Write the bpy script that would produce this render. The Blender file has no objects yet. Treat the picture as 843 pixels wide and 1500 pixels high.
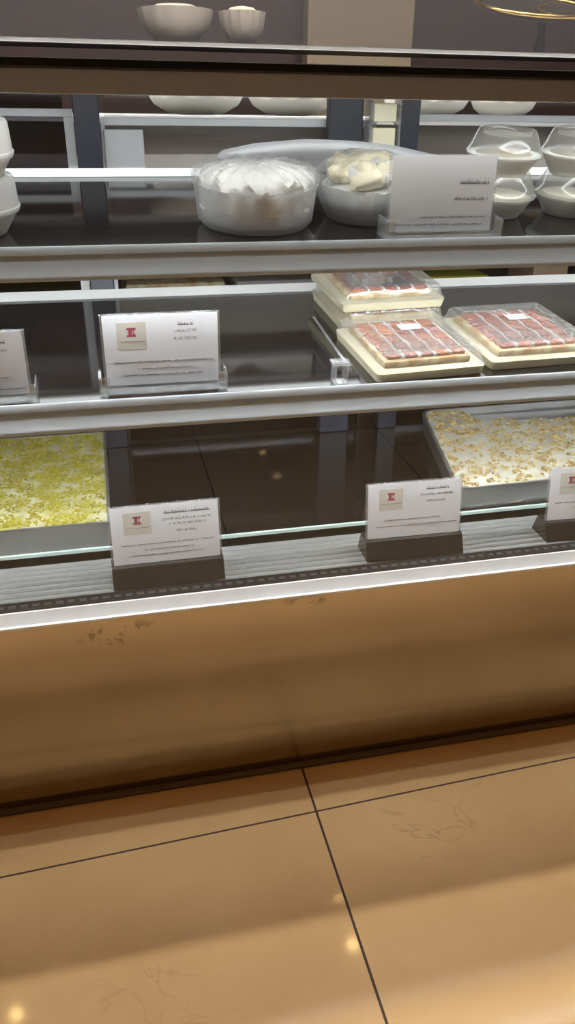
import bpy, bmesh, math, random
from mathutils import Matrix, Vector
random.seed(7)
scene = bpy.context.scene
col = scene.collection
R = math.radians

# ------------------------------------------------------------------ materials
def new_mat(name):
    m = bpy.data.materials.new(name); m.use_nodes = True
    nt = m.node_tree; nt.nodes.clear()
    out = nt.nodes.new('ShaderNodeOutputMaterial')
    return m, nt, out
def N(nt, t, **kw):
    n = nt.nodes.new(t)
    for k, v in kw.items():
        if k in n.inputs: n.inputs[k].default_value = v
        else: setattr(n, k, v)
    return n
def L(nt, a, b): nt.links.new(a, b)

def pbr(name, color, rough=.5, metal=0., spec=.5, noise=0., nscale=30., bump=0., bscale=60., sss=0., aniso=0.):
    m, nt, out = new_mat(name)
    p = N(nt, 'ShaderNodeBsdfPrincipled')
    p.inputs['Roughness'].default_value = rough
    p.inputs['Metallic'].default_value = metal
    p.inputs['Specular IOR Level'].default_value = spec
    if aniso: p.inputs['Anisotropic'].default_value = aniso
    tc = N(nt, 'ShaderNodeTexCoord')
    nz = N(nt, 'ShaderNodeTexNoise', Scale=nscale, Detail=4.)
    L(nt, tc.outputs['Object'], nz.inputs['Vector'])
    mix = N(nt, 'ShaderNodeMix', data_type='RGBA')
    a = [c * (1 - noise) for c in color[:3]]; b = [min(1, c * (1 + noise)) for c in color[:3]]
    mix.inputs[6].default_value = (*a, 1); mix.inputs[7].default_value = (*b, 1)
    L(nt, nz.outputs['Fac'], mix.inputs[0]); L(nt, mix.outputs[2], p.inputs['Base Color'])
    if sss:
        p.inputs['Subsurface Weight'].default_value = sss
        p.inputs['Subsurface Radius'].default_value = (.01, .008, .006)
    if bump:
        bz = N(nt, 'ShaderNodeTexNoise', Scale=bscale, Detail=3.)
        L(nt, tc.outputs['Object'], bz.inputs['Vector'])
        bp = N(nt, 'ShaderNodeBump', Strength=bump, Distance=.004)
        L(nt, bz.outputs['Fac'], bp.inputs['Height']); L(nt, bp.outputs['Normal'], p.inputs['Normal'])
    L(nt, p.outputs[0], out.inputs[0])
    return m

def clear(name, tint=(1, 1, 1), base=.04, edge=.5, rough=.03, haze=0., hazecol=(.8, .8, .8), bump=0., bscale=40., through=0.):
    """clear sheet glass / plastic: see-through with a gloss that grows towards grazing angles"""
    m, nt, out = new_mat(name)
    tr = N(nt, 'ShaderNodeBsdfTransparent'); tr.inputs[0].default_value = (*tint, 1)
    gl = N(nt, 'ShaderNodeBsdfGlossy'); gl.inputs['Roughness'].default_value = rough
    lw = N(nt, 'ShaderNodeLayerWeight'); lw.inputs['Blend'].default_value = .5
    pw = N(nt, 'ShaderNodeMath', operation='POWER'); pw.inputs[1].default_value = 4
    L(nt, lw.outputs['Facing'], pw.inputs[0])
    ma = N(nt, 'ShaderNodeMath', operation='MULTIPLY_ADD'); ma.inputs[1].default_value = edge; ma.inputs[2].default_value = base
    L(nt, pw.outputs[0], ma.inputs[0])
    ms = N(nt, 'ShaderNodeMixShader')
    L(nt, ma.outputs[0], ms.inputs[0]); L(nt, tr.outputs[0], ms.inputs[1]); L(nt, gl.outputs[0], ms.inputs[2])
    last = ms
    if haze:
        df = N(nt, 'ShaderNodeBsdfDiffuse'); df.inputs[0].default_value = (*hazecol, 1)
        if through:   # haze that scatters light onwards as well as back
            tl = N(nt, 'ShaderNodeBsdfTranslucent'); tl.inputs[0].default_value = (*hazecol, 1)
            m4 = N(nt, 'ShaderNodeMixShader'); m4.inputs[0].default_value = through
            L(nt, df.outputs[0], m4.inputs[1]); L(nt, tl.outputs[0], m4.inputs[2]); df = m4
        m2 = N(nt, 'ShaderNodeMixShader'); m2.inputs[0].default_value = haze
        L(nt, ms.outputs[0], m2.inputs[1]); L(nt, df.outputs[0], m2.inputs[2]); last = m2
    if bump:
        tc = N(nt, 'ShaderNodeTexCoord'); bz = N(nt, 'ShaderNodeTexNoise', Scale=bscale, Detail=3.)
        L(nt, tc.outputs['Object'], bz.inputs['Vector'])
        bp = N(nt, 'ShaderNodeBump', Strength=bump, Distance=.01)
        L(nt, bz.outputs['Fac'], bp.inputs['Height']); L(nt, bp.outputs['Normal'], gl.inputs['Normal'])
    L(nt, last.outputs[0], out.inputs[0])
    return m

def emit(name, color, strength):
    m, nt, out = new_mat(name)
    e = N(nt, 'ShaderNodeEmission'); e.inputs[0].default_value = (*color, 1); e.inputs[1].default_value = strength
    L(nt, e.outputs[0], out.inputs[0]); return m

def brushed(name, color, rough, stain=False):
    """brushed stainless sheet with upright brushing"""
    m, nt, out = new_mat(name)
    p = N(nt, 'ShaderNodeBsdfPrincipled'); p.inputs['Metallic'].default_value = 1.
    tc = N(nt, 'ShaderNodeTexCoord'); mp = N(nt, 'ShaderNodeMapping'); mp.inputs['Scale'].default_value = (5, 1, .25)
    L(nt, tc.outputs['Object'], mp.inputs[0])
    nz = N(nt, 'ShaderNodeTexNoise', Scale=1., Detail=1.); L(nt, mp.outputs[0], nz.inputs['Vector'])
    mr = N(nt, 'ShaderNodeMapRange'); mr.inputs['To Min'].default_value = rough - .05; mr.inputs['To Max'].default_value = rough + .07
    L(nt, nz.outputs['Fac'], mr.inputs[0]); L(nt, mr.outputs[0], p.inputs['Roughness'])
    n2 = N(nt, 'ShaderNodeTexNoise', Scale=7., Detail=6.); L(nt, tc.outputs['Object'], n2.inputs['Vector'])
    mx = N(nt, 'ShaderNodeMix', data_type='RGBA')
    mx.inputs[6].default_value = (*[c * .9 for c in color], 1); mx.inputs[7].default_value = (*[min(1, c * 1.08) for c in color], 1)
    L(nt, n2.outputs['Fac'], mx.inputs[0]); last = mx.outputs[2]
    if stain:   # a smeared splash mark near the top edge of the panel
        for cx, cz, r in ((-.03, .395, .085), (.33, .425, .06)):
            sub = N(nt, 'ShaderNodeVectorMath', operation='SUBTRACT'); sub.inputs[1].default_value = (cx, 1.218, cz)
            L(nt, tc.outputs['Object'], sub.inputs[0])
            sc = N(nt, 'ShaderNodeVectorMath', operation='MULTIPLY'); sc.inputs[1].default_value = (1, 0, 2.6); L(nt, sub.outputs[0], sc.inputs[0])
            ln = N(nt, 'ShaderNodeVectorMath', operation='LENGTH'); L(nt, sc.outputs[0], ln.inputs[0])
            fr = N(nt, 'ShaderNodeMapRange'); fr.inputs['From Min'].default_value = r * .55; fr.inputs['From Max'].default_value = r
            fr.inputs['To Min'].default_value = 1; fr.inputs['To Max'].default_value = 0; L(nt, ln.outputs['Value'], fr.inputs[0])
            vz = N(nt, 'ShaderNodeTexNoise', Scale=48., Detail=2.); L(nt, tc.outputs['Object'], vz.inputs['Vector'])
            th = N(nt, 'ShaderNodeMapRange'); th.inputs['From Min'].default_value = .53; th.inputs['From Max'].default_value = .6; L(nt, vz.outputs['Fac'], th.inputs[0])
            mu = N(nt, 'ShaderNodeMath', operation='MULTIPLY'); L(nt, fr.outputs[0], mu.inputs[0]); L(nt, th.outputs[0], mu.inputs[1])
            m3 = N(nt, 'ShaderNodeMix', data_type='RGBA'); m3.inputs[7].default_value = (*[c * .62 for c in color], 1)
            L(nt, mu.outputs[0], m3.inputs[0]); L(nt, last, m3.inputs[6]); last = m3.outputs[2]
    p.inputs['Anisotropic'].default_value = .75
    tg = N(nt, 'ShaderNodeCombineXYZ'); tg.inputs[0].default_value = 1.
    L(nt, tg.outputs[0], p.inputs['Tangent'])
    L(nt, last, p.inputs['Base Color']); L(nt, p.outputs[0], out.inputs[0]); return m

def marble_floor():
    m, nt, out = new_mat('polished beige marble tiles')
    p = N(nt, 'ShaderNodeBsdfPrincipled'); p.inputs['Roughness'].default_value = .16; p.inputs['Specular IOR Level'].default_value = .45
    tc = N(nt, 'ShaderNodeTexCoord')
    n1 = N(nt, 'ShaderNodeTexNoise', Scale=3.2, Detail=8., Roughness=.6); L(nt, tc.outputs['Object'], n1.inputs['Vector'])
    r1 = N(nt, 'ShaderNodeValToRGB'); e = r1.color_ramp.elements
    e[0].position = .3; e[0].color = (.60, .398, .188, 1); e[1].position = .7; e[1].color = (.69, .47, .24, 1)
    L(nt, n1.outputs['Fac'], r1.inputs[0])
    # fine veins
    n2 = N(nt, 'ShaderNodeTexNoise', Scale=5., Detail=7., Distortion=1.2); L(nt, tc.outputs['Object'], n2.inputs['Vector'])
    ab = N(nt, 'ShaderNodeMath', operation='SUBTRACT'); ab.inputs[1].default_value = .5; L(nt, n2.outputs['Fac'], ab.inputs[0])
    a2 = N(nt, 'ShaderNodeMath', operation='ABSOLUTE'); L(nt, ab.outputs[0], a2.inputs[0])
    vr = N(nt, 'ShaderNodeMapRange'); vr.inputs['From Max'].default_value = .012; vr.inputs['To Min'].default_value = .55; vr.inputs['To Max'].default_value = 0
    L(nt, a2.outputs[0], vr.inputs[0])
    n3 = N(nt, 'ShaderNodeTexNoise', Scale=2.3); L(nt, tc.outputs['Object'], n3.inputs['Vector'])
    mk = N(nt, 'ShaderNodeMapRange'); mk.inputs['From Min'].default_value = .5; mk.inputs['From Max'].default_value = .62; L(nt, n3.outputs['Fac'], mk.inputs[0])
    mm = N(nt, 'ShaderNodeMath', operation='MULTIPLY'); L(nt, vr.outputs[0], mm.inputs[0]); L(nt, mk.outputs[0], mm.inputs[1])
    mx = N(nt, 'ShaderNodeMix', data_type='RGBA'); mx.inputs[7].default_value = (.38, .25, .13, 1)
    L(nt, mm.outputs[0], mx.inputs[0]); L(nt, r1.outputs[0], mx.inputs[6])
    # joints: a grid turned by the small angle the crosswise joint shows
    sp = N(nt, 'ShaderNodeSeparateXYZ'); L(nt, tc.outputs['Object'], sp.inputs[0])
    def joint(src_x, kx, src_y, ky, off, w, period=.8):
        a = N(nt, 'ShaderNodeMath', operation='MULTIPLY'); a.inputs[1].default_value = kx; L(nt, src_x, a.inputs[0])
        b = N(nt, 'ShaderNodeMath', operation='MULTIPLY_ADD'); b.inputs[1].default_value = ky; L(nt, src_y, b.inputs[0]); L(nt, a.outputs[0], b.inputs[2])
        c = N(nt, 'ShaderNodeMath', operation='ADD'); c.inputs[1].default_value = -off; L(nt, b.outputs[0], c.inputs[0])
        d = N(nt, 'ShaderNodeMath', operation='PINGPONG'); d.inputs[1].default_value = period / 2; L(nt, c.outputs[0], d.inputs[0])
        g = N(nt, 'ShaderNodeMath', operation='LESS_THAN'); g.inputs[1].default_value = w; L(nt, d.outputs[0], g.inputs[0])
        return g.outputs[0]
    j1 = joint(sp.outputs[0], -.041, sp.outputs[1], 1., 1.0725, .0020)
    j2 = joint(sp.outputs[0], 1., sp.outputs[1], .004, .3265, .0024)
    jm = N(nt, 'ShaderNodeMath', operation='MAXIMUM'); L(nt, j1, jm.inputs[0]); L(nt, j2, jm.inputs[1])
    mj = N(nt, 'ShaderNodeMix', data_type='RGBA'); mj.inputs[7].default_value = (.05, .03, .018, 1)
    L(nt, jm.outputs[0], mj.inputs[0]); L(nt, mx.outputs[2], mj.inputs[6])
    L(nt, mj.outputs[2], p.inputs['Base Color']); 
    rr = N(nt, 'ShaderNodeMapRange'); rr.inputs['To Min'].default_value = .095; rr.inputs['To Max'].default_value = .7; L(nt, jm.outputs[0], rr.inputs[0])
    L(nt, rr.outputs[0], p.inputs['Roughness'])
    L(nt, p.outputs[0], out.inputs[0]); return m

def speckle(name, c0, c1, scale, lo=.4, hi=.6, rough=.6):
    m, nt, out = new_mat(name)
    p = N(nt, 'ShaderNodeBsdfPrincipled'); p.inputs['Roughness'].default_value = rough
    tc = N(nt, 'ShaderNodeTexCoord'); nz = N(nt, 'ShaderNodeTexNoise', Scale=scale, Detail=5., Roughness=.65)
    L(nt, tc.outputs['Object'], nz.inputs['Vector'])
    r = N(nt, 'ShaderNodeValToRGB'); e = r.color_ramp.elements
    e[0].position = lo; e[0].color = (*c0, 1); e[1].position = hi; e[1].color = (*c1, 1)
    L(nt, nz.outputs['Fac'], r.inputs[0]); L(nt, r.outputs[0], p.inputs['Base Color']); L(nt, p.outputs[0], out.inputs[0]); return m

def jelly(name):
    m, nt, out = new_mat(name)
    p = N(nt, 'ShaderNodeBsdfPrincipled'); p.inputs['Roughness'].default_value = .22
    oi = N(nt, 'ShaderNodeObjectInfo')
    r = N(nt, 'ShaderNodeValToRGB'); e = r.color_ramp.elements
    e[0].color = (.30, .05, .028, 1); e[1].color = (.50, .14, .045, 1)
    L(nt, oi.outputs['Random'], r.inputs[0]); L(nt, r.outputs[0], p.inputs['Base Color'])
    L(nt, p.outputs[0], out.inputs[0]); return m

M = {
 'steel_panel': brushed('brushed warm stainless panel', (.46, .405, .335), .20, True),
 'canopy': brushed('brushed bronze canopy face', (.72, .66, .62), .36),
 'trim': pbr('bright stainless trim', (.92, .93, .95), .4, .2),
 'alu': pbr('satin aluminium rail', (.51, .555, .585), .45, .3, noise=.04, nscale=5),
 'white_strip': pbr('white back strip', (.92, .93, .92), .35),
 'door_frame': pbr('pale aluminium door frame', (.62, .64, .66), .4, .3),
 'black_gloss': pbr('black glossy shelf', (.014, .0125, .012), .06, 0, 1., noise=.15, nscale=3),
 'black_matt': pbr('black rubber', (.004, .004, .0045), .6, 0, .25),
 'navy': pbr('dark navy mullion', (.028, .034, .052), .35),
 'dark_inner': pbr('dark case lining', (.03, .027, .026), .5),
 'grille': pbr('pale anodised grille', (.33, .345, .345), .4, .3),
 'teal': pbr('green glass edge', (.66, .84, .80), .2),
 'glass': clear('front pane glass', (.975, .985, .98), .035, .7, .0),
 'guard': clear('haze painted guard glass', (.9, .9, .9), .03, .5, .02, .11, (.60, .64, .70), through=.6),  # reflection haze of the pane put in as pale diffuse colour
 'door_glass': clear('door glass', (.84, .85, .87), .015, .5, .02),
 'door_glass_dark': clear('smoked door glass', (.34, .34, .38), .015, .5, .02),
 'plastic': clear('clear plastic', (.97, .97, .965), .08, .9, .08, .12, (.92, .92, .92), .3, 38.),
 'acrylic': clear('clear acrylic', (.94, .95, .95), .06, .7, .03, .14, (.9, .92, .93)),
 'film': clear('cling film', (.98, .98, .98), .04, .3, .22, .10, (.95, .95, .95), 1., 90., through=.4),
 'bowl_glass': clear('cloudy bowl plastic', (.95, .96, .96), .03, .25, .2, .42, (.93, .94, .96), through=.45),
 'card': pbr('white card', (.77, .79, .83), .6, noise=.01),
 'card_a': clear('clouded card holder', (.9, .9, .9), .04, .4, .08, .72, (.92, .92, .94), through=.35),
 'ink': pbr('grey ink', (.17, .17, .18), .7),
 'logo_bg': pbr('beige logo ground', (.60, .59, .52), .7),
 'logo_red': pbr('dark red emblem', (.33, .045, .09), .6),
 'sign_base': pbr('dark smoked acrylic base', (.022, .020, .019), .16, 0, .6),
 'cream': pbr('white cream', (.76, .76, .72), .45, 0, .4, noise=.05, nscale=25, bump=.9, bscale=60),
 'cream_yellow': pbr('pale yellow cream', (.83, .77, .55), .45, 0, .4, noise=.08, nscale=18, bump=.3, bscale=50),
 'custard': pbr('pale custard', (.84, .79, .56), .4, noise=.04, nscale=12),
 'pudding': pbr('ivory pudding', (.95, .89, .68), .4, noise=.05, nscale=20),
 'cake': speckle('cake layer', (.55, .33, .12), (.80, .70, .42), 30),
 'jelly': jelly('red jelly squares'),
 'tray_steel': pbr('thin steel tray', (.66, .67, .66), .3, .85),
 'foil': pbr('scraped steel', (.50, .50, .51), .32, .9, noise=.1, nscale=14),
 'pistachio': speckle('ground pistachio', (.34, .30, .014), (.50, .44, .045), 90),
 'pist_bed': speckle('cream with pistachio', (.46, .44, .07), (.74, .73, .56), 24, .42, .60),
 'nuts': speckle('toasted nut crumbs', (.38, .27, .08), (.66, .53, .26), 60),
 'nut_bed': speckle('cream with nut dust', (.62, .56, .33), (.74, .735, .65), 22, .36, .52),
 'white_plate': pbr('white porcelain', (.55, .55, .56), .35),
 'sticker': pbr('white sticker', (.88, .88, .90), .5),
 'wall': pbr('warm dark wall', (.032, .016, .015), .6, noise=.1, nscale=2),
 'wall_side': pbr('beige wall', (.40, .34, .27), .7, noise=.05, nscale=2),
 'pillar': pbr('beige stone pillar', (.24, .19, .13), .55, noise=.08, nscale=6),
 'ceiling': pbr('ceiling paint', (.6, .52, .42), .8),
 'counter': pbr('grey beige counter', (.45, .41, .36), .45, noise=.1, nscale=3),
 'shadow_gap': pbr('dark brown painted shadow gap', (.11, .072, .04), .6),
 'gold': pbr('gold', (.75, .52, .18), .3, 1.),
 'carton': pbr('tan carton', (.50, .35, .20), .7),
 'led': emit('cool white tube', (.97, .985, 1.), 16.),
 'led_low': emit('cool white shelf tube', (.97, .985, 1.), 165.),
 'led_shelf': emit('soft white shelf rear tube', (.95, .98, 1.), 4.5),
 'fill_rear': emit('added soft white rear fill', (.95, .98, 1.), 6.5),
 'puck': emit('warm puck lens', (1., .66, .24), 70.),
 'lamp': emit('warm lamp lens', (1., .47, .11), 28.),
 'lamp_soft': emit('neutral linear lamp', (1., .95, .90), 340.),
 'lamp_body': pbr('white lamp housing', (.7, .7, .7), .5),
}

_m, _nt, _out = new_mat('frosted polished edge')
_t = N(_nt, 'ShaderNodeBsdfTranslucent'); _t.inputs[0].default_value = (.93, .95, .95, 1); L(_nt, _t.outputs[0], _out.inputs[0]); M['edge'] = _m
M['plastic_lid'] = clear('clear domed lid', (.96, .96, .95), .06, .6, .09, .24, (.95, .95, .93), through=.55)
M['lid_white'] = clear('frosted white lid', (.93, .93, .92), .06, .5, .12, .62, (.92, .92, .92), through=.3)
# ------------------------------------------------------------------ mesh builder
class MB:
    def __init__(s): s.bm = bmesh.new()
    def box(s, x0, x1, y0, y1, z0, z1, bev=0., seg=2):
        r = bmesh.ops.create_cube(s.bm, size=1.)
        for v in r['verts']:
            v.co = Vector((x0 + (v.co.x + .5) * (x1 - x0), y0 + (v.co.y + .5) * (y1 - y0), z0 + (v.co.z + .5) * (z1 - z0)))
        if bev:
            es = list({e for v in r['verts'] for e in v.link_edges})
            bmesh.ops.bevel(s.bm, geom=es, offset=bev, segments=seg, profile=.5, affect='EDGES')
        return s
    def prism(s, poly, a0, a1, axis='x'):
        """closed polygon extruded: axis x -> poly in (y,z); axis z -> poly in (x,y); axis y -> poly in (x,z)"""
        def P(p, a): return {'x': (a, p[0], p[1]), 'z': (p[0], p[1], a), 'y': (p[0], a, p[1])}[axis]
        v0 = [s.bm.verts.new(P(p, a0)) for p in poly]; v1 = [s.bm.verts.new(P(p, a1)) for p in poly]
        n = len(poly); s.bm.faces.new(v0); s.bm.faces.new(v1[::-1])
        for i in range(n): s.bm.faces.new((v0[i], v1[i], v1[(i + 1) % n], v0[(i + 1) % n]))
        return s
    def lathe(s, prof, c=(0, 0, 0), seg=48, ripple=None, sx=1., sy=1.):
        rings = []
        for k, (r, z) in enumerate(prof):
            ring = []
            for i in range(seg):
                a = 2 * math.pi * i / seg
                dr, dz = ripple(a, r, z, k) if ripple else (0, 0)
                ring.append(s.bm.verts.new((c[0] + (r + dr) * math.cos(a) * sx, c[1] + (r + dr) * math.sin(a) * sy, c[2] + z + dz)))
            rings.append(ring)
        for k in range(len(rings) - 1):
            for i in range(seg):
                j = (i + 1) % seg
                s.bm.faces.new((rings[k][i], rings[k][j], rings[k + 1][j], rings[k + 1][i]))
        for ring, flip, (r, z) in ((rings[0], True, prof[0]), (rings[-1], False, prof[-1])):
            s.bm.faces.new(ring[::-1] if flip else ring)
        return s
    def tube(s, path, r, seg=8):
        rings = []
        for i, p in enumerate(path):
            p = Vector(p); d = (Vector(path[min(i + 1, len(path) - 1)]) - Vector(path[max(i - 1, 0)])).normalized()
            u = d.orthogonal().normalized()
            if abs(d.z) < .9: u = d.cross(Vector((0, 0, 1))).normalized()
            w = d.cross(u)
            rings.append([s.bm.verts.new(p + r * (math.cos(2 * math.pi * k / seg) * u + math.sin(2 * math.pi * k / seg) * w)) for k in range(seg)])
        for a, b in zip(rings, rings[1:]):
            for k in range(seg): s.bm.faces.new((a[k], a[(k + 1) % seg], b[(k + 1) % seg], b[k]))
        s.bm.faces.new(rings[0][::-1]); s.bm.faces.new(rings[-1]); return s
    def chunk(s, x, y, z, r):
        rr = bmesh.ops.create_icosphere(s.bm, subdivisions=1, radius=r, matrix=Matrix.Translation((x, y, z)) @ Matrix.Rotation(random.random() * 6, 4, 'Z') @ Matrix.Diagonal((random.uniform(.7, 1.5), random.uniform(.6, 1.1), random.uniform(.45, .9), 1)))
        for v in rr['verts']: v.co += Vector((random.uniform(-r, r), random.uniform(-r, r), random.uniform(-r, r))) * .22
        return s
    def build(s, name, mat, parent=None, smooth=False, loc=None):
        bmesh.ops.recalc_face_normals(s.bm, faces=s.bm.faces)
        me = bpy.data.meshes.new(name); s.bm.to_mesh(me); s.bm.free()
        me.materials.append(mat)
        if smooth:
            for f in me.polygons: f.use_smooth = True
            me.set_sharp_from_angle(angle=R(40))
        o = bpy.data.objects.new(name, me); col.objects.link(o)
        if parent: o.parent = parent
        if loc: o.location = loc
        return o

def thing(name, label, cat, mtx=None, group=None):
    o = bpy.data.objects.new(name, None); col.objects.link(o); o.empty_display_size = .05
    if mtx is not None: o.matrix_basis = mtx
    o['label'] = label; o['category'] = cat
    if group: o['group'] = group
    return o
def tag(o, label, cat, group=None):
    o['label'] = label; o['category'] = cat
    if group: o['group'] = group
    return o
def struct(o): o['kind'] = 'structure'; return o
def copy_tree(o, parent=None):
    c = o.copy(); col.objects.link(c)
    if parent: c.parent = parent
    for ch in list(o.children): copy_tree(ch, c)
    return c
def T(x, y, z, rz=0., rx=0.): return Matrix.Translation((x, y, z)) @ Matrix.Rotation(rx, 4, 'X') @ Matrix.Rotation(rz, 4, 'Z')

# ------------------------------------------------------------------ key measures (metres)
TILT = R(7.2)
ZA, ZB = 1.064, .822          # front edge height of the two shelves
YS = 1.265                    # where the shelf tops begin
XL, XR = -.85, 2.15           # ends of the case
DECK = .478
def on_shelf(z0, x, y, rz=0., lift=0.0005):
    """frame standing on a tilted shelf at (x, y)"""
    return Matrix.Translation((0, YS, z0)) @ Matrix.Rotation(TILT, 4, 'X') @ Matrix.Translation((x, (y - YS) / math.cos(TILT), lift)) @ Matrix.Rotation(rz, 4, 'Z')

# ------------------------------------------------------------------ room
struct(MB().box(-3, 4.6, -3, 3.4, -.06, 0).build('floor', marble_floor()))
struct(MB().box(-3, 4.6, -3, 3.4, 3.0, 3.06).build('ceiling', M['ceiling']))
struct(MB().box(-3, 4.6, 3.4, 3.46, 0, 3).build('wall_back', M['wall']))
struct(MB().box(-3, 4.6, -3.06, -3, 0, 3).build('wall_front', M['wall_side']))
struct(MB().box(-3.06, -3, -3, 3.4, 0, 3).build('wall_left', M['wall_side']))
struct(MB().box(4.6, 4.66, -3, 3.4, 0, 3).build('wall_right', M['wall_side']))
o = MB().box(.832, 1.25, 3.32, 3.4, 0, 3.0, .004).build('pillar', M['pillar']); struct(o)

# ------------------------------------------------------------------ display case
case = thing('display_case', 'long refrigerated pastry display case with black glossy shelves and brushed steel base', 'display case')
b = MB().box(XL, XR, 1.218, 1.236, .0095, .438, .0012).build('front_panel', M['steel_panel'], case)
MB().box(XL, XR, 1.203, 1.217, 0, .009, .002).build('shadow_gap_strip', M['shadow_gap'], case)  # dark strip painted in for the shadow gap under the panel
MB().box(XL, XR, 1.252, 1.95, 0, .40).build('plinth', M['dark_inner'], case)
MB().prism([(1.206, .434), (1.206, .4385), (1.2133, .4385), (1.2225, .459), (1.226, .459), (1.226, .438), (1.2175, .438), (1.2175, .434)], XL, XR).build('bottom_trim', M['trim'], case)
MB().box(XL, XR, 1.2262, 1.262, .40, .4515).build('base_rim', M['black_matt'], case)
v = MB().prism([(1.2265, .4515), (1.2265, .4565), (1.231, .459), (1.258, .459), (1.262, .4565), (1.262, .4515)], XL, XR).build('vent_strip', M['black_matt'], case)
m = MB()
x = -.4
while x < 1.35:
    m.box(x, x + .0125, 1.238, 1.2478, .4588, .4597, .0003, 1); x += .0205
m.build('vent_slots', pbr('grey vent rim', (.03, .03, .032), .5), v)
g = MB()
for k in range(7):
    y = 1.264 + k * .0187
    g.prism([(y, .449), (y, .4535), (y + .003, .457), (y + .0105, .457), (y + .0135, .4535), (y + .0135, .449)], XL, XR)
g.build('grille', M['grille'], case)
MB().box(XL, XR, 1.262, 1.40, .40, .447).build('grille_tray', M['dark_inner'], case)
dk = MB().box(XL, XR, 1.4025, 1.93, DECK - .0095, DECK, .0005, 1).build('deck', M['black_gloss'], case)
MB().box(XL, XR, 1.397, 1.4024, DECK - .0088, DECK - .0004, .001, 1).build('deck_edge', M['teal'], dk)
MB().box(XL, XR, 1.405, 1.93, .40, DECK - .0097).build('deck_body', M['dark_inner'], dk)

sh_m = Matrix.Translation((0, YS, 0))
def shelf(z0, depth, led, pucks=(), rear_tube=True):
    mt = Matrix.Translation((0, YS, z0)) @ Matrix.Rotation(TILT, 4, 'X')
    s = MB().box(XL, XR, .002, depth, -.009, 0, .0005, 1).build('shelf', M['black_gloss'], case)
    s.matrix_basis = mt
    # front rail: rounded ticket-rail section leaning back, in shelf coordinates turned upright
    r = MB(); prof = [(.0, .004), (.0025, .003), (.0025, -.044), (-.0135, -.045), (-.0150, -.0425), (-.0143, -.0375), (-.0126, -.0358), (-.0085, -.0215), (-.0045, -.0095), (-.0070, -.0080), (-.0062, -.001), (-.0035, .003)]
    r.prism(prof, XL, XR)
    ro = r.build('front_rail', M['alu'], s, True); ro.matrix_basis = Matrix.Rotation(-TILT, 4, 'X')
    MB().prism([(depth, -.003), (depth, .001), (depth + .021, .0125), (depth + .023, .0125), (depth + .023, -.003)], XL, XR).build('back_strip', M['white_strip'], s)
    if rear_tube:
     rb = MB().box(XL, XR, depth - .082, depth - .040, -.016, -.0095, .001, 1).build('rear_light_bar', M['lamp_body'], s)
     MB().box(XL + .03, XR - .03, depth - .078, depth - .044, -.0185, -.0162, .0005, 1).build('light_tube', M['led_shelf'], rb)
    h = MB().box(XL, XR, .0028, .022, -.026, -.0095).build('light_housing', M['alu'], s)
    MB().box(XL + .05, XR - .05, .0034, .0092, -.0285, -.0261, .0005, 1).build('light_tube', led, h)
    for px, py in pucks:
        p = MB().lathe([(.016, -.016), (.018, -.012), (.018, -.0095)], (px, py, 0), 24).build('puck_light', M['lamp_body'], s)
        MB().lathe([(.0135, -.0175), (.0135, -.0162)], (px, py, 0), 24).build('puck_lens', M['puck'], p)
    return s
shelf(ZA, .505, M['led_low'])
shelf(ZB, .505, M['led_low'], ((.512, .052), (-.385, .055), (.53, .222)), False)

MB().box(XL, XR, 1.207, 1.2125, .4387, 1.2980).build('front_glass', M['glass'], case)
# canopy
can = MB().box(XL, XR, 1.2335, 1.2375, 1.2675, 1.298, .0008, 1).build('canopy', M['canopy'], case)
MB().box(XL, XR, 1.206, 1.97, 1.2985, 1.309, .001, 1).build('canopy_top', M['black_matt'], can)
MB().box(XL, XR, 1.2378, 1.96, 1.2970, 1.2984).build('canopy_lining', M['dark_inner'], can)
lh = MB().box(XL + .02, XR - .02, 1.2382, 1.268, 1.2925, 1.2969).build('light_housing', M['lamp_body'], can)
MB().box(XL + .05, XR - .05, 1.2385, 1.264, 1.2885, 1.2924, .001, 1).build('light_tube', M['led'], lh)
# guard glass standing on the canopy
rl = MB().box(XL + .02, XR - .02, 1.70, 1.78, 1.2925, 1.2969).build('rear_light_bar', M['lamp_body'], can)  # added rear tube, unseen, fills light on back strips and door frames
MB().box(XL + .05, XR - .05, 1.705, 1.775, 1.2885, 1.2924, .0005, 1).build('light_tube', M['fill_rear'], rl)
gg = MB().box(XL, XR, 1.249, 1.257, 1.3335, 1.72).build('guard_glass', M['guard'], case)
MB().box(XL, XR, 1.2475, 1.2585, 1.3285, 1.3335, .001, 1).build('guard_edge', M['edge'], gg)
for px in (-.62, 1.55):
    MB().box(px, px + .02, 1.247, 1.262, 1.309, 1.3286, .001, 1).build('guard_clamp', M['trim'], gg)
# mullions between the rear doors, and the end panels
for x0, x1 in ((-.028, .026), (.535, .615), (.700, .753), (1.36, 1.44), (-.62, -.57)):
    MB().box(x0, x1, 1.915, 1.945, DECK, 1.292, .002, 1).build('mullion', M['navy'], case)
MB().box(XL - .02, XL, 1.218, 1.98, 0, 1.3095, .002).build('end_panel', M['alu'], case)
MB().box(XR, XR + .02, 1.218, 1.98, 0, 1.3095, .002).build('end_panel', M['alu'], case)
def rear_door(x0, x1, y, zt, gm, st=.02):
    d = MB().box(x0 + st, x1 - st, y + .004, y + .008, DECK + .002, 1.2795).build('rear_door', gm, case)
    f = MB()
    f.box(x0, x1, y, y + .013, zt - .008, zt + .008, .001, 1)
    f.box(x0, x1, y, y + .013, 1.280, 1.2915)
    f.box(x0, x0 + st, y, y + .013, .8601, zt - .008); f.box(x1 - st, x1, y, y + .013, .8601, zt - .008)
    f.build('door_frame', M['door_frame'], d)
    for xa in (x0, x1 - st): MB().box(xa, xa + st, y, y + .013, DECK + .001, .86).build('lower_stile', M['dark_inner'], d)
    return d
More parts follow.
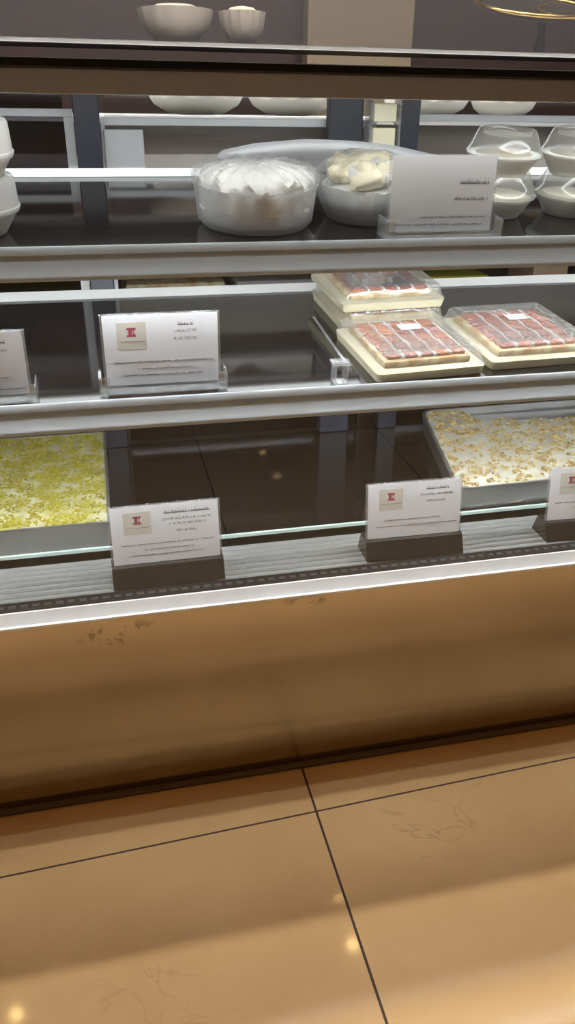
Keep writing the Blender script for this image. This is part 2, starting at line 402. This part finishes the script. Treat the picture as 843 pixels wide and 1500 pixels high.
rear_door(-.72, -.030, 1.966, 1.242, M['door_glass_dark'])
d2 = rear_door(.028, .66, 1.950, 1.2265, M['door_glass'], .008)
MB().box(.031, .118, 1.944, 1.9495, 1.125, 1.211, .003).build('door_pull', M['door_frame'], d2)
rear_door(.755, 1.42, 1.966, 1.241, M['door_glass'], .012)

# ------------------------------------------------------------------ price cards
def scribble(m, x0, x1, z, h, y, rnd, title=False):
    """small illegible lettering, one mark per letter"""
    x = x0
    while x < x1:
        w = rnd.uniform(.0013, .0028)
        if rnd.random() < .16: x += .0016; continue
        hh = h * rnd.uniform(.6, 1.05)
        if title:
            m.box(x, x + w * 1.6, y, y + .0002, z - h * .5, z - h * .12)
            m.box(x, x + .0011, y, y + .0002, z - h * .2, z - h * .5 + hh)
            if rnd.random() < .4: m.box(x + .0005, x + .0013, y, y + .0002, z + h * .75, z + h * .95)
            x += w * 1.55
        else:
            k = rnd.random()
            m.box(x, x + .0008, y, y + .0002, z - h / 2, z - h / 2 + hh)
            if k < .6: m.box(x + .0005, x + w, y, y + .0002, z - h / 2, z - h / 2 + .0007)
            if k > .3: m.box(x + .0005, x + w, y, y + .0002, z - h / 2 + hh - .0007, z - h / 2 + hh)
            if k > .75: m.box(x + w - .0004, x + w, y, y + .0002, z - h / 2, z + h / 2)
            x += w + .0006
def price_card(name, label, mtx, w, h, seed, titles, notes, base='block', lean=R(8), cardm='card', shift=0., logo=True):
    rnd = random.Random(seed)
    t = thing(name, label, 'price card', mtx, 'price cards in clear stands')
    z0 = .0385 if base == 'block' else .006
    top = MB().box(-w / 2 - .004, w / 2 + .004, -.0012, .0035, 0, h + .002, .0012, 2).build('card_holder', M['acrylic'], t)
    top.matrix_basis = Matrix.Translation((0, .012, z0)) @ Matrix.Rotation(-lean, 4, 'X')
    c = MB().box(-w / 2, w / 2, -.0018, -.0013, .001, h).build('card', M[cardm], t)
    c.matrix_basis = top.matrix_basis.copy()
    y = -.0021
    if logo:
        lx0, lx1, lz1, lz0 = -w / 2 + .115 * w, -w / 2 + .37 * w, h * .90, h * .52
        lg = MB().box(lx0, lx1, y, y + .0002, lz0, lz1).build('logo', M['logo_bg'], c)
        e = MB(); cx, cz = (lx0 + lx1) / 2, lz0 + (lz1 - lz0) * .64; s = .0075
        e.box(cx - s, cx + s, y - .0003, y - .0001, cz + s * .55, cz + s); e.box(cx - s, cx + s, y - .0003, y - .0001, cz - s, cz - s * .62)
        e.box(cx - s * .62, cx + s * .12, y - .0003, y - .0001, cz - s * .62, cz + s * .55)
        e.box(cx + s * .34, cx + s * .66, y - .0003, y - .0001, cz - s * .62, cz - s * .12); e.box(cx + s * .34, cx + s * .66, y - .0003, y - .0001, cz + s * .08, cz + s * .55)
        e.build('emblem', M['logo_red'], c)
    def line(*a):
        tx = MB(); scribble(tx, *a); tx.build('lettering', M['ink'], c)
    if logo: line( lx0 + .003, lx1 - .003, lz0 + (lz1 - lz0) * .3, .0016, y - .0003, rnd)
    for i, (a0, a1, fz) in enumerate(titles): line( -w / 2 + a0 * w, -w / 2 + a1 * w, fz * h, .0062 if i == 0 else .0044, y, rnd, i == 0)
    for a0, a1, fz in notes: line( -w / 2 + a0 * w, -w / 2 + a1 * w, fz * h, .0024, y, rnd)
    if base == 'block':
        MB().prism([(-.012, 0), (.004, .036), (.010, .0385), (.040, .0385), (.055, 0)], -w / 2 - .005, w / 2 + .005).build('base', M['sign_base'], t)
    else:
        m = MB()
        for sx in (-1, 1):
            x = sx * (w / 2 + .003)
            m.box(x - .007, x + .007, -.012, -.0095, .002, .032, .001, 1)
            m.box(x + sx * .007, x + sx * .0095, -.012, .03, 0, .030, .001, 1)
        m.box(-w / 2 - .010, w / 2 + .010, -.012, .03, 0, .0022, .0005, 1)
        m.box(-w / 2 - .010, w / 2 + .010, -.012, -.0095, .0022, .012, .0005, 1)
        m.build('base', M['acrylic'], t)
    return t
T4 = [(.49, .92, .86), (.47, .93, .74), (.54, .88, .655), (.60, .80, .53)]
T3 = [(.62, .86, .87), (.56, .90, .76), (.62, .82, .64)]
NT = [(.08, .94, .34), (.28, .76, .24), (.15, .85, .15)]
GZ = .4575
price_card('price_card', 'white price card on dark block in front of the green pistachio tray', T(.073, 1.276, GZ, R(.5)), .198, .113, 1, T4, NT)
price_card('price_card', 'white price card on dark block beside the rounded corner of the nut dessert pan', T(.562, 1.276, GZ, R(-1)), .193, .113, 2, T3, [(.18, .78, .33), (.08, .96, .22)])
price_card('price_card', 'white price card on dark block standing before the nut dessert, cut by the frame edge', T(.955, 1.276, GZ, R(-2)), .195, .113, 3, T3, NT[:2])
price_card('price_card', 'white price card alone in a clear foot on the middle shelf, nothing behind it', on_shelf(ZB, .087, 1.297), .188, .120, 4, [(.64, .77, .86), (.61, .81, .76), (.61, .81, .655)], NT, 'foot', R(4))
price_card('price_card', 'white price card on the middle shelf with only its right part in the picture', on_shelf(ZB, -.226, 1.287, R(1)), .188, .105, 5, [(.55, .86, .85), (.55, .86, .72), (.5, .72, .58)], [(.1, .80, .42), (.1, .86, .28), (.08, .97, .1)], 'foot', R(4))
price_card('price_card', 'clouded pale price card in front of the tubs and platter on the top shelf', on_shelf(ZA, .558, 1.2815), .180, .116, 6, [(.66, .94, .66), (.62, .94, .44)], [(.06, .93, .10), (.30, .95, .20)], 'foot', R(8), 'card_a', logo=False)

# ------------------------------------------------------------------ trays on the deck
def tray_wall(m, ring_out, ring_in, z0, z1):
    n = len(ring_out)
    ob = [m.bm.verts.new((*p, z0)) for p in ring_in]
    ot = [m.bm.verts.new((*p, z1)) for p in ring_out]
    it = [m.bm.verts.new((p[0] * .985 + q[0] * .015, p[1] * .985 + q[1] * .015, z1)) for p, q in zip(ring_out, ring_in[n // 2:] + ring_in[:n // 2])]
    ib = [m.bm.verts.new((p[0], p[1], z0 + .002)) for p in ring_in]
    for i in range(n):
        j = (i + 1) % n
        m.bm.faces.new((ob[i], ob[j], ot[j], ot[i])); m.bm.faces.new((ot[i], ot[j], it[j], it[i])); m.bm.faces.new((it[i], it[j], ib[j], ib[i]))
    m.bm.faces.new(ob[::-1]); m.bm.faces.new(ib)
def rounded(quad, r, seg=6):
    """quad (ccw corners) with rounded corners"""
    out = []; n = len(quad)
    for i in range(n):
        p = Vector(quad[i]); a = (Vector(quad[i - 1]) - p).normalized(); c = (Vector(quad[(i + 1) % n]) - p).normalized()
        s, e = p + a * r, p + c * r
        for k in range(seg + 1):
            t = k / seg; out.append(tuple((1 - t) ** 2 * s + 2 * t * (1 - t) * p + t * t * e))
    return out
def inset(ring, d):
    cx = sum(p[0] for p in ring) / len(ring); cy = sum(p[1] for p in ring) / len(ring)
    out = []
    for x, y in ring:
        v = Vector((x - cx, y - cy)); l = v.length; out.append(tuple(Vector((cx, cy)) + v * ((l - d) / l)))
    return out
def inside(pt, ring):
    x, y = pt; c = False; n = len(ring)
    for i in range(n):
        (x1, y1), (x2, y2) = ring[i], ring[i - 1]
        if (y1 > y) != (y2 > y) and x < (x2 - x1) * (y - y1) / (y2 - y1) + x1: c = not c
    return c
def lumpy_slab(ring, z0, z1, mat, name, parent, amp=.002, step=.007, hole=None):
    xs = [p[0] for p in ring]; ys = [p[1] for p in ring]; m = MB(); vs = {}
    nx = int((max(xs) - min(xs)) / step); ny = int((max(ys) - min(ys)) / step)
    from mathutils import noise
    def vert(i, j):
        if (i, j) not in vs:
            x = min(xs) + i * step; y = min(ys) + j * step
            vs[(i, j)] = m.bm.verts.new((x, y, z1 + amp * noise.noise(Vector((x * 60, y * 60, 3))) + amp * .7 * noise.noise(Vector((x * 160, y * 160, 9)))))
        return vs[(i, j)]
    for i in range(nx):
        for j in range(ny):
            c = (min(xs) + (i + .5) * step, min(ys) + (j + .5) * step)
            if inside(c, ring) and not (hole and hole(*c)):
                m.bm.faces.new((vert(i, j), vert(i + 1, j), vert(i + 1, j + 1), vert(i, j + 1)))
    ext = [e for e in m.bm.edges if len(e.link_faces) == 1]
    r = bmesh.ops.extrude_edge_only(m.bm, edges=ext)
    for v in r['geom']:
        if isinstance(v, bmesh.types.BMVert): v.co.z = z0
    o = m.build(name, mat, parent, True)
    return o

# pistachio tray, left
quad = [(-.42, 1.398), (-.026, 1.398), (-.026, 1.90), (-.42, 1.90)]
t = thing('dessert_tray', 'rectangular steel tray of white dessert covered in green ground pistachio', 'dessert tray', T(0, 0, DECK + .0005))
out = rounded(quad, .012); inn = inset(out, .004)
m = MB(); tray_wall(m, out, inn, 0, .053); m.build('tray', M['tray_steel'], t)
fill = inset(out, .006)
lumpy_slab(fill, .004, .0505, M['pist_bed'], 'cream_filling', t, .0025)
m = MB()
for k in range(4200):
    x = random.uniform(-.30, -.036); y = random.uniform(1.41, 1.885)
    from mathutils import noise as _n
    if _n.noise(Vector((x * 38, y * 38, 1))) * 1.3 + _n.noise(Vector((x * 90, y * 90, 5))) * .6 < -.12 + random.uniform(-.12, .12): continue
    if x > -.045 and random.random() < .7: continue
    m.chunk(x, y, .0515 + random.uniform(-.0005, .0015), random.uniform(.0016, .0036))
o = m.build('pistachio_crumbs', M['pistachio'], t); o['kind'] = 'stuff'
# nut pan, right
quad = [(.702, 1.402), (1.30, 1.418), (1.33, 1.90), (.812, 1.895)]
t = thing('dessert_tray', 'wide steel pan of white cream dessert sprinkled with toasted nuts, part scooped out', 'dessert tray', T(0, 0, DECK + .0005))
out = rounded(quad, .04, 8); inn = inset(out, .009)
m = MB(); tray_wall(m, out, inn, 0, .052); m.build('pan', M['tray_steel'], t, True)
fill = inset(out, .012)
scoop = lambda x, y: y > (1.80 + .006 * math.sin(x * 70) - .14 * max(0, x - .93)) and x > .925 + .25 * (y - 1.80) * 0 + .006 * math.sin(y * 90)
lumpy_slab(fill, .004, .050, M['nut_bed'], 'cream_filling', t, .003, hole=scoop)
m = MB()
for i, q in enumerate((0,)):
    m.prism([(.93, 1.79), (1.30, 1.75), (1.31, 1.88), (.93, 1.885)], .003, .030, 'z')
m.build('scraped_bottom', M['foil'], t)
m = MB(); n = 0
while n < 1100:
    x = random.uniform(.72, 1.26); y = random.uniform(1.415, 1.885)
    if not inside((x, y), inset(fill, .008)) or scoop(x, y): continue
    if _n.noise(Vector((x * 30, y * 30, 4))) < random.uniform(-.35, .25): continue
    m.chunk(x, y, .0515 + random.uniform(-.001, .0015), random.uniform(.0022, .0066)); n += 1
o = m.build('nut_crumbs', M['nuts'], t); o['kind'] = 'stuff'

# ------------------------------------------------------------------ boxed desserts on the middle shelf
def rrect(w, d, r=.012, seg=5): return rounded([(-w / 2, 0), (w / 2, 0), (w / 2, d), (-w / 2, d)], r, seg)
def dessert_box(label, mtx, w=.215, d=.225, sticker=True):
    t = thing('dessert_box', label, 'dessert box', mtx, 'clear boxes of red topped dessert')
    m = MB(); base = rrect(w, d)
    lo = [(p[0] * .975, .003 + p[1] * .975) for p in base]
    vb = [m.bm.verts.new((*p, 0)) for p in lo]; vt = [m.bm.verts.new((*p, .016)) for p in base]; n = len(base)
    for i in range(n): m.bm.faces.new((vb[i], vb[(i + 1) % n], vt[(i + 1) % n], vt[i]))
    m.bm.faces.new(vb[::-1]); m.bm.faces.new(vt)
    m.build('base_tray', M['custard'], t, True)
    c = MB().box(-w / 2 + .022, w / 2 - .022, .022, d - .022, .0162, .029, .003, 2).build('dessert', M['cake'], t, True)
    nx, ny = 5, 5
    cw = (w - .054) / nx; cd = (d - .054) / ny
    sq = None
    for j in range(ny):
        for i in range(nx):
            if sq is None:
                sq = MB().box(-cw * .43, cw * .43, -cd * .43, cd * .43, 0, .0075, .003, 2).build('topping_square', M['jelly'], c, True)
                o = sq
            else:
                o = sq.copy(); col.objects.link(o)
            o.location = (-w / 2 + .027 + (i + .5) * cw + random.uniform(-.001, .001), .027 + (j + .5) * cd, .0290)
            o.rotation_euler.z = random.uniform(-.06, .06)
    cr = MB()
    for i in range(1, nx):
        x = -w / 2 + .027 + i * cw
        cr.tube([(x + .0022 * math.sin(k * 1.3 + i), .028 + (d - .056) * k / 12, .0335 + .0012 * math.sin(k * 2.)) for k in range(13)], .0028, 6)
    cr.build('cream_stripes', M['cream'], c, True)
    # lid: hollow clear cover with a flange and a raised ridge
    m = MB(); H = .043
    r0 = base; r1 = [(p[0] * .965, d / 2 + (p[1] - d / 2) * .965) for p in base]; r2 = [(p[0] * .925, d / 2 + (p[1] - d / 2) * .925) for p in base]
    rings = [[m.bm.verts.new((*p, z)) for p in rr] for rr, z in ((r0, .0165), (r0, .0200), (r1, .0205), (r2, H - .004), ([(p[0] * .97, d / 2 + (p[1] - d / 2) * .97) for p in r2], H), ([(p[0] * .82, d / 2 + (p[1] - d / 2) * .82) for p in r2], H), ([(p[0] * .80, d / 2 + (p[1] - d / 2) * .80) for p in r2], H - .002))]
    for a, bb in zip(rings, rings[1:]):
        for i in range(n): m.bm.faces.new((a[i], a[(i + 1) % n], bb[(i + 1) % n], bb[i]))
    m.bm.faces.new(rings[-1])
    lid = m.build('lid', M['plastic'], t, True)
    if sticker:
        s = MB().box(-.006, .036, d * .60, d * .60 + .026, H - .0018, H - .0013).build('sticker', M['sticker'], t)
        rnd = random.Random(len(label)); m = MB()
        for zz in (.30, .62):
            x = -.003
            while x < .032:
                w_ = rnd.uniform(.001, .003); m.box(x, x + w_, d * .60 + .026 * zz, d * .60 + .026 * zz + .0018, H - .00135, H - .0011); x += w_ + .001
        m.build('sticker_print', M['ink'], s)
    return t
dessert_box('clear box of red squares on pale custard at the front beside the empty shelf', on_shelf(ZB, .564, 1.277, R(4.0)))
dessert_box('clear box of red squares at the right front, warm glint on its lid', on_shelf(ZB, .800, 1.298, R(2.5)), .225, .235)
dessert_box('clear box of red squares at the bottom of the two box stack at the back', on_shelf(ZB, .574, 1.506, R(3)), .222, .225, False)
dessert_box('clear box of red squares resting on top of another box at the back', on_shelf(ZB, .569, 1.509, R(3.5), .0445), .222, .225)

# small clear stand beside the boxes
t = thing('acrylic_stand', 'small clear acrylic stand beside the front left dessert box', 'stand', on_shelf(ZB, .392, 1.272))
MB().box(-.012, -.009, 0, .028, 0, .034, .001, 1).box(.009, .012, 0, .028, 0, .034, .001, 1).box(-.012, .012, 0, .028, 0, .003, .0005, 1).build('stand_foot', M['acrylic'], t)
MB().box(-.016, .018, .002, .030, .0342, .038, .001, 1).box(.01, .014, .03, .25, .030, .034, .001, 1).build('stand_top', M['acrylic'], t)

# ------------------------------------------------------------------ bowls on the top shelf
def cream_bowl(label, mtx, rim, hgt, foot, kind):
    t = thing('dessert_bowl', label, 'dessert bowl', mtx, 'bowls of cream dessert on the top shelf')
    flute = lambda a, r, z, k: ((.0035 * math.cos(18 * a)) * (z / hgt) ** 3, .0022 * math.cos(18 * a) * (z / hgt) ** 4)
    prof = [(foot * .8, 0), (foot, .002), (foot * 1.10, .012), (foot + (rim - foot) * .72, hgt * .55), (rim * .97, hgt * .9), (rim, hgt),
            (rim * .965, hgt * .985), (rim * .93, hgt * .88), (foot + (rim - foot) * .62, hgt * .52), (foot * 1.02, .013), (foot * .8, .006)]
    MB().lathe(prof, seg=108, ripple=flute).build('bowl', M['bowl_glass'], t, True)
    from mathutils import noise
    if kind == 'whipped':
        rip = lambda a, r, z, k: (.004 * math.sin(9 * a + k * .9) * (r / rim), (.010 * noise.noise(Vector((math.cos(a) * r * 60, math.sin(a) * r * 60, 2))) + .006 * noise.noise(Vector((math.cos(a) * r * 150, math.sin(a) * r * 150, 7))) + .0045 * math.sin(22 * a + k * 1.1) * (r / rim) ** 2) if k > 3 else 0)
        prof = [(foot * .9, .009), (foot * .99, .011), (foot + (rim - foot) * .58, hgt * .52), (rim * .90, hgt * .86), (rim * .92, hgt * 1.02), (rim * .88, hgt * 1.14), (rim * .79, hgt * 1.24), (rim * .67, hgt * 1.30), (rim * .52, hgt * 1.33), (rim * .36, hgt * 1.34), (rim * .2, hgt * 1.35), (.001, hgt * 1.35)]
        MB().lathe(prof, seg=108, ripple=rip).build('cream', M['cream'], t, True)
        frip = lambda a, r, z, k: (.003 * math.sin(24 * a + k * .6), .005 * math.sin(24 * a + k * .9) * (r / rim) + .004 * noise.noise(Vector((math.cos(a) * r * 80, math.sin(a) * r * 80, 5))))
        MB().lathe([(rim * 1.0, hgt * .96), (rim * 1.02, hgt * 1.10), (rim * .97, hgt * 1.22), (rim * .83, hgt * 1.36), (rim * .55, hgt * 1.43), (rim * .25, hgt * 1.45), (.001, hgt * 1.455)], seg=108, ripple=frip).build('cling_film', M['film'], t, True)
    else:
        prof = [(foot * .9, .014), (foot * 1.0, .016), (foot + (rim - foot) * .58, hgt * .52), (rim * .88, hgt * .86), (rim * .84, hgt * .96), (rim * .5, hgt * 1.08), (.001, hgt * 1.1)]
        MB().lathe(prof, seg=64).build('cream', M['cream'], t, True)
        rnd = random.Random(5); protos = []
        for q, (ln, rad, mt) in enumerate(((.040, .0135, 'cream_yellow'), (.030, .011, 'cream'))):
            mm = MB(); mm.lathe([(.001, -ln / 2 - rad * .6), (rad * .7, -ln / 2 - rad * .4), (rad, -ln / 2), (rad * 1.05, 0), (rad, ln / 2), (rad * .7, ln / 2 + rad * .4), (.001, ln / 2 + rad * .6)], seg=20, ripple=lambda a, r_, z, k: (.0012 * math.sin(5 * a + k), 0))
            protos.append(mm.build('dessert_roll', M[mt], t, True))
        for k in range(30):
            o = protos[k % 3 == 2]
            if k > 2 or k == 1: o = o.copy(); col.objects.link(o)
            a = k * 2.4; rr = rim * .76 * math.sqrt((k + .3) / 30)
            o.location = (rr * math.cos(a), rr * math.sin(a), hgt * 1.10 + .030 * (1 - rr / rim))
            o.rotation_euler = (R(90) + rnd.uniform(-.5, .5), rnd.uniform(-.3, .3), rnd.uniform(0, 6)); sc = rnd.uniform(.8, 1.05); o.scale = (sc, sc, sc)
        frip = lambda a, r, z, k: (.003 * math.sin(13 * a + k), .004 * math.sin(11 * a + k * 2.1) * (r / rim))
        MB().lathe([(rim * 1.0, hgt * .96), (rim * 1.02, hgt * 1.12), (rim * .92, hgt * 1.40), (rim * .7, hgt * 1.66), (rim * .4, hgt * 1.80), (.001, hgt * 1.84)], seg=96, ripple=frip).build('cling_film', M['film'], t, True)
    return t
cream_bowl('fluted clear bowl heaped with white whipped cream under crinkled film', on_shelf(ZA, .262, 1.388), .103, .068, .088, 'whipped')
cream_bowl('wrapped bowl of pale yellow and white rolls half hidden by the clouded price card', on_shelf(ZA, .466, 1.416), .092, .060, .068, 'curls')
# wide white platter behind the bowls
t = thing('platter', 'wide smooth white platter raised behind the two bowls on the top shelf', 'platter', on_shelf(ZA, .49, 1.635, 0))
pl = MB().lathe([(.07, .032), (.19, .036), (.245, .044), (.256, .052), (.250, .057), (.20, .070), (.12, .082), (.05, .087), (.001, .088)], seg=96, sy=.48).build('dish', M['white_plate'], t, True)
pl.matrix_basis = Matrix.Rotation(R(2.5), 4, 'Y')
MB().lathe([(.085, 0), (.085, .004), (.06, .008), (.055, .020), (.065, .0335)], seg=48).build('foot', M['white_plate'], t, True)

# ------------------------------------------------------------------ lidded tubs
def tub(label, mtx, group, tall=False, speck=True):
    t = thing('dessert_tub', label, 'dessert tub', mtx, group)
    MB().lathe([(.040, 0), (.0425, .002), (.0615, .032), (.065, .0335), (.066, .036), (.063, .0365), (.0595, .033), (.0412, .0035), (.02, .0032)], seg=48).build('cup', M['bowl_glass'], t, True)
    pud = MB().lathe([(.0405, .004), (.0580, .0305), (.0585, .034), (.05, .037), (.03, .038), (.001, .0375)], seg=48).build('pudding', M['pudding'], t, True)
    if speck: MB().lathe([(.012, .0365), (.012, .039), (.006, .0405), (.001, .0407)], (.006, 0, 0), 20, sx=1.2, sy=.8).build('brown_garnish', M['cake'], pud, True)
    if tall: prof = [(.0665, .0370), (.0675, .041), (.0655, .043), (.0635, .079), (.0615, .083), (.053, .085), (.051, .0835), (.050, .0765), (.001, .0765)]
    else: prof = [(.0665, .0370), (.0675, .0400), (.0650, .0415), (.0605, .053), (.0515, .072), (.048, .0762), (.044, .0770), (.043, .0755), (.042, .0675), (.001, .0675)]
    MB().lathe(prof, seg=48).build('lid', M['lid_white'] if tall else M['plastic_lid'], t, True)
    return t
GT = 'lidded pudding tubs'
STK = .0680
for x, y, nm in ((.722, 1.425, 'beside the pale card'), (.868, 1.425, 'at the right end')):
    tub('ivory pudding tub %s, lower of its top shelf stack' % nm, on_shelf(ZA, x, y), GT, speck=False)
    tub('ivory pudding tub %s, upper of its top shelf stack' % nm, on_shelf(ZA, x - .002, y + .002, 0, STK + .0005), GT)
tub('frosted lid tub cut by the left frame edge, lower one', on_shelf(ZA, -.180, 1.36), GT, True, False)
tub('tall white lid tub cut by the left frame edge, upper one', on_shelf(ZA, -.178, 1.36, 0, .0770), GT, True, False)

# ------------------------------------------------------------------ behind the case
t = thing('back_counter', 'grey beige service counter behind the display case with an open shelf', 'counter')
MB().box(-.9, 2.4, 2.06, 2.55, 1.222, 1.240, .002).build('worktop', M['white_strip'], t)
MB().box(-.9, 2.4, 2.08, 2.10, .90, 1.2215).build('front_board', M['counter'], t)
MB().box(-.9, 2.4, 2.08, 2.55, .785, .800).build('shelf', M['dark_inner'], t)
MB().box(-.9, 2.4, 2.53, 2.55, 0, 1.2215).build('back_board', M['counter'], t)
MB().box(-.9, 2.4, 2.085, 2.10, 0, .7845).build('lower_board', M['dark_inner'], t)
for x in (-.9, .72, 2.38): MB().box(x, x + .02, 2.101, 2.529, 0, 1.2215).build('upright', M['dark_inner'], t)
def back_bowl(label, x, y, r, mat, h=.04):
    t = thing('cream_bowl', label, 'bowl', T(x, y, 1.2405), 'cream bowls on the back counter')
    MB().lathe([(r * .35, 0), (r * .6, .004), (r * .9, h * .55), (r, h), (r * .97, h), (r * .86, h * .6), (r * .55, .009)], seg=48).build('bowl', M['bowl_glass'], t, True)
    MB().lathe([(r * .5, .01), (r * .84, h * .62), (r * .93, h * .95), (r * .6, h * 1.35), (.001, h * 1.5)], seg=48, ripple=lambda a, q, z, k: (0, .004 * math.sin(9 * a + k))).build('cream', mat, t, True)
back_bowl('cream filled bowl on the back counter, seen above the whipped cream bowl', .265, 2.17, .115, M['cream_yellow'])
back_bowl('cream filled bowl on the back counter, beside the navy mullion', .505, 2.17, .108, M['cream_yellow'])
back_bowl('pale bowl on the back counter, just right of the clear rack', .865, 2.17, .110, M['pudding'])
back_bowl('pale bowl on the back counter, above the lidded tub beside the card', 1.085, 2.17, .085, M['pudding'])
def back_tray(label, x0, x1, mat, h=.03, z=.8005):
    t = thing('serving_tray', label, 'tray', T((x0 + x1) / 2, 2.13, z), 'trays on the back counter shelf')
    w = x1 - x0; ring = rounded([(-w / 2, 0), (w / 2, 0), (w / 2, .3), (-w / 2, .3)], .01); m = MB(); tray_wall(m, ring, inset(ring, .006), 0, h)
    m.build('tray', M['tray_steel'], t); MB().box(-w / 2 + .008, w / 2 - .008, .008, .292, .003, h + .012, .006).build('dessert', mat, t, True)
back_tray('tray of yellow green dessert on the back shelf behind the left door', -.40, -.06, M['pistachio'])
back_tray('tray of beige pastry on the back shelf behind the middle door', .05, .33, M['cake'])
back_tray('tray of pale pastry on the back shelf next to the beige pastry', .345, .58, M['counter'])
back_tray('tray of green crumbed dessert on the back shelf behind the boxes', .88, 1.10, M['pistachio'], .025)
o = MB().prism([(0, 0), (.11, 0), (.11, .058), (.104, .06), (.006, .06), (0, .058)], 2.13, 2.28, 'y').build('carton', M['carton'])
o.location = (1.225, 0, .8005); tag(o, 'small tan carton on the back shelf at the right', 'carton')
# clear rack hung on the mullion
t = thing('clear_rack', 'narrow clear acrylic rack of small white cartons between two navy mullions', 'rack', T(.658, 1.88, 1.128))
m = MB(); m.box(-.036, -.033, 0, .045, 0, .155, .0006, 1); m.box(.033, .036, 0, .045, 0, .155, .0006, 1); m.box(-.0325, .0325, 0, .045, 0, .003); m.box(-.0325, .0325, 0, .045, .05, .053); m.box(-.0325, .0325, 0, .045, .10, .103)
m.build('rack_frame', M['acrylic'], t)
for k, (z, mt) in enumerate(((.0035, 'white_strip'), (.0535, 'cream_yellow'), (.1035, 'custard'))):
    o = MB().box(-.028, .026, .004, .04, 0, .038, .003).build('small_carton', M[mt]); o.location = (.658, 1.88, 1.128 + z)
    tag(o, ['white', 'pale cream', 'yellowish'][k] + ' small carton on the ' + ['bottom', 'middle', 'top'][k] + ' level of the clear rack', 'carton', 'cartons in the clear rack')
# upper back shelf seen through the guard glass
t = MB().box(-.4, 2.2, 2.50, 2.72, 1.407, 1.415, .001).build('back_shelf', M['black_matt']); tag(t, 'dark shelf behind the haze painted guard glass', 'shelf')
for x, r, lab in ((.268, .105, 'large pale bowl on the dark back shelf behind the guard glass'), (.458, .066, 'small pale bowl on the dark back shelf behind the guard glass')):
    t = thing('pale_bowl', lab, 'bowl', T(x, 2.6, 1.4155), 'pale bowls on the back shelf')
    MB().lathe([(r * .4, 0), (r * .5, .003), (r * .9, .045), (r, .085), (r * .96, .085), (r * .85, .048), (r * .4, .01)], seg=48, ripple=lambda a, q, z, k: (.003 * math.cos(14 * a) * (z > .04), 0)).build('bowl', M['counter'], t, True)
    MB().lathe([(r * .5, .02), (r * .9, .075), (r * .5, .095), (.001, .1)], seg=48).build('cream', M['pudding'], t, True)
t = thing('gold_dish', 'dark footed dish with gold rims at the top right behind the guard glass', 'dish', T(1.40, 2.6, 1.4155))
MB().lathe([(.05, 0), (.06, .004), (.02, .010), (.012, .05), (.012, .088)], seg=32).build('stem', M['dark_inner'], t, True)
TR = Matrix.Translation((0, 0, .130)) @ Matrix.Rotation(R(17), 4, 'X')
for rx, ry, cx, cz, rd in ((.19, .13, -.03, .0, .0065), (.11, .085, .10, -.012, .005)):
    m = MB(); n = 48; m.tube([(cx + rx * math.cos(2 * math.pi * k / n), ry * math.sin(2 * math.pi * k / n), cz) for k in range(n + 1)], rd, 10)
    m.build('rim', M['gold'], t, True).matrix_basis = TR
MB().lathe([(.02, -.028), (.10, -.022), (.176, -.002), (.10, -.012), (.001, -.018)], (-.03, 0, 0), seg=48, sy=.68).build('plate', M['dark_inner'], t, True).matrix_basis = TR

# ------------------------------------------------------------------ lamps
def downlight(x, y, lab):
    t = thing('ceiling_downlight', lab, 'ceiling light', T(x, y, 3.0), 'round ceiling downlights')
    MB().lathe([(.085, -.012), (.095, -.010), (.095, 0), (.08, 0)], seg=32).build('housing', M['lamp_body'], t, True)
    MB().lathe([(.078, -.016), (.078, -.0125)], seg=32).build('lens', M['lamp'], t)
for x, y, lab in ((-1.1, .85, 'warm ceiling downlight over the aisle, far left'), (-.1, .85, 'warm ceiling downlight over the aisle, left of middle'), (.9, .85, 'warm ceiling downlight over the aisle, right of middle'),
                  (1.9, .85, 'warm ceiling downlight over the aisle, far right')):
    downlight(x, y, lab)
t = thing('linear_lamp', 'long linear pendant lamp hung over the back of the display case', 'pendant lamp', T(.45, 1.605, 2.80))
MB().box(-1.6, 1.6, -.05, .05, .004, .06, .004).build('housing', M['lamp_body'], t)
MB().box(-1.58, 1.58, -.015, .015, 0, .0035).build('diffuser', M['lamp_soft'], t)
for x in (-1.3, 1.3): MB().tube([(x, 0, .06), (x, 0, .20)], .004).build('hanger', M['lamp_body'], t)

# ------------------------------------------------------------------ world, camera, view
w = bpy.data.worlds.new('world'); scene.world = w; w.use_nodes = True
w.node_tree.nodes['Background'].inputs[0].default_value = (.30, .19, .10, 1); w.node_tree.nodes['Background'].inputs[1].default_value = .06
cam = bpy.data.cameras.new('camera'); co = bpy.data.objects.new('camera', cam); col.objects.link(co)
rot = Matrix(((.9749, .0910, -.2030), (-.2227, .4453, -.8672), (.0115, .8907, .4544)))
# orthonormalise
yv = Vector((rot[0][1], rot[1][1], rot[2][1])).normalized(); xv = Vector((rot[0][0], rot[1][0], rot[2][0])); xv = (xv - yv * xv.dot(yv)).normalized(); zv = xv.cross(yv)
co.matrix_world = Matrix(((xv.x, yv.x, zv.x, 0), (xv.y, yv.y, zv.y, 0), (xv.z, yv.z, zv.z, 1.25), (0, 0, 0, 1)))
cam.sensor_fit = 'VERTICAL'; cam.sensor_height = 24.; cam.lens = 24. * 1150 / 1500; cam.clip_start = .02
scene.camera = co
scene.view_settings.view_transform = 'Standard'; scene.view_settings.look = 'None'
scene.view_settings.gamma = 1.; scene.view_settings.exposure = 0.; scene.view_settings.use_curve_mapping = False
scene.cycles.transparent_max_bounces = 24
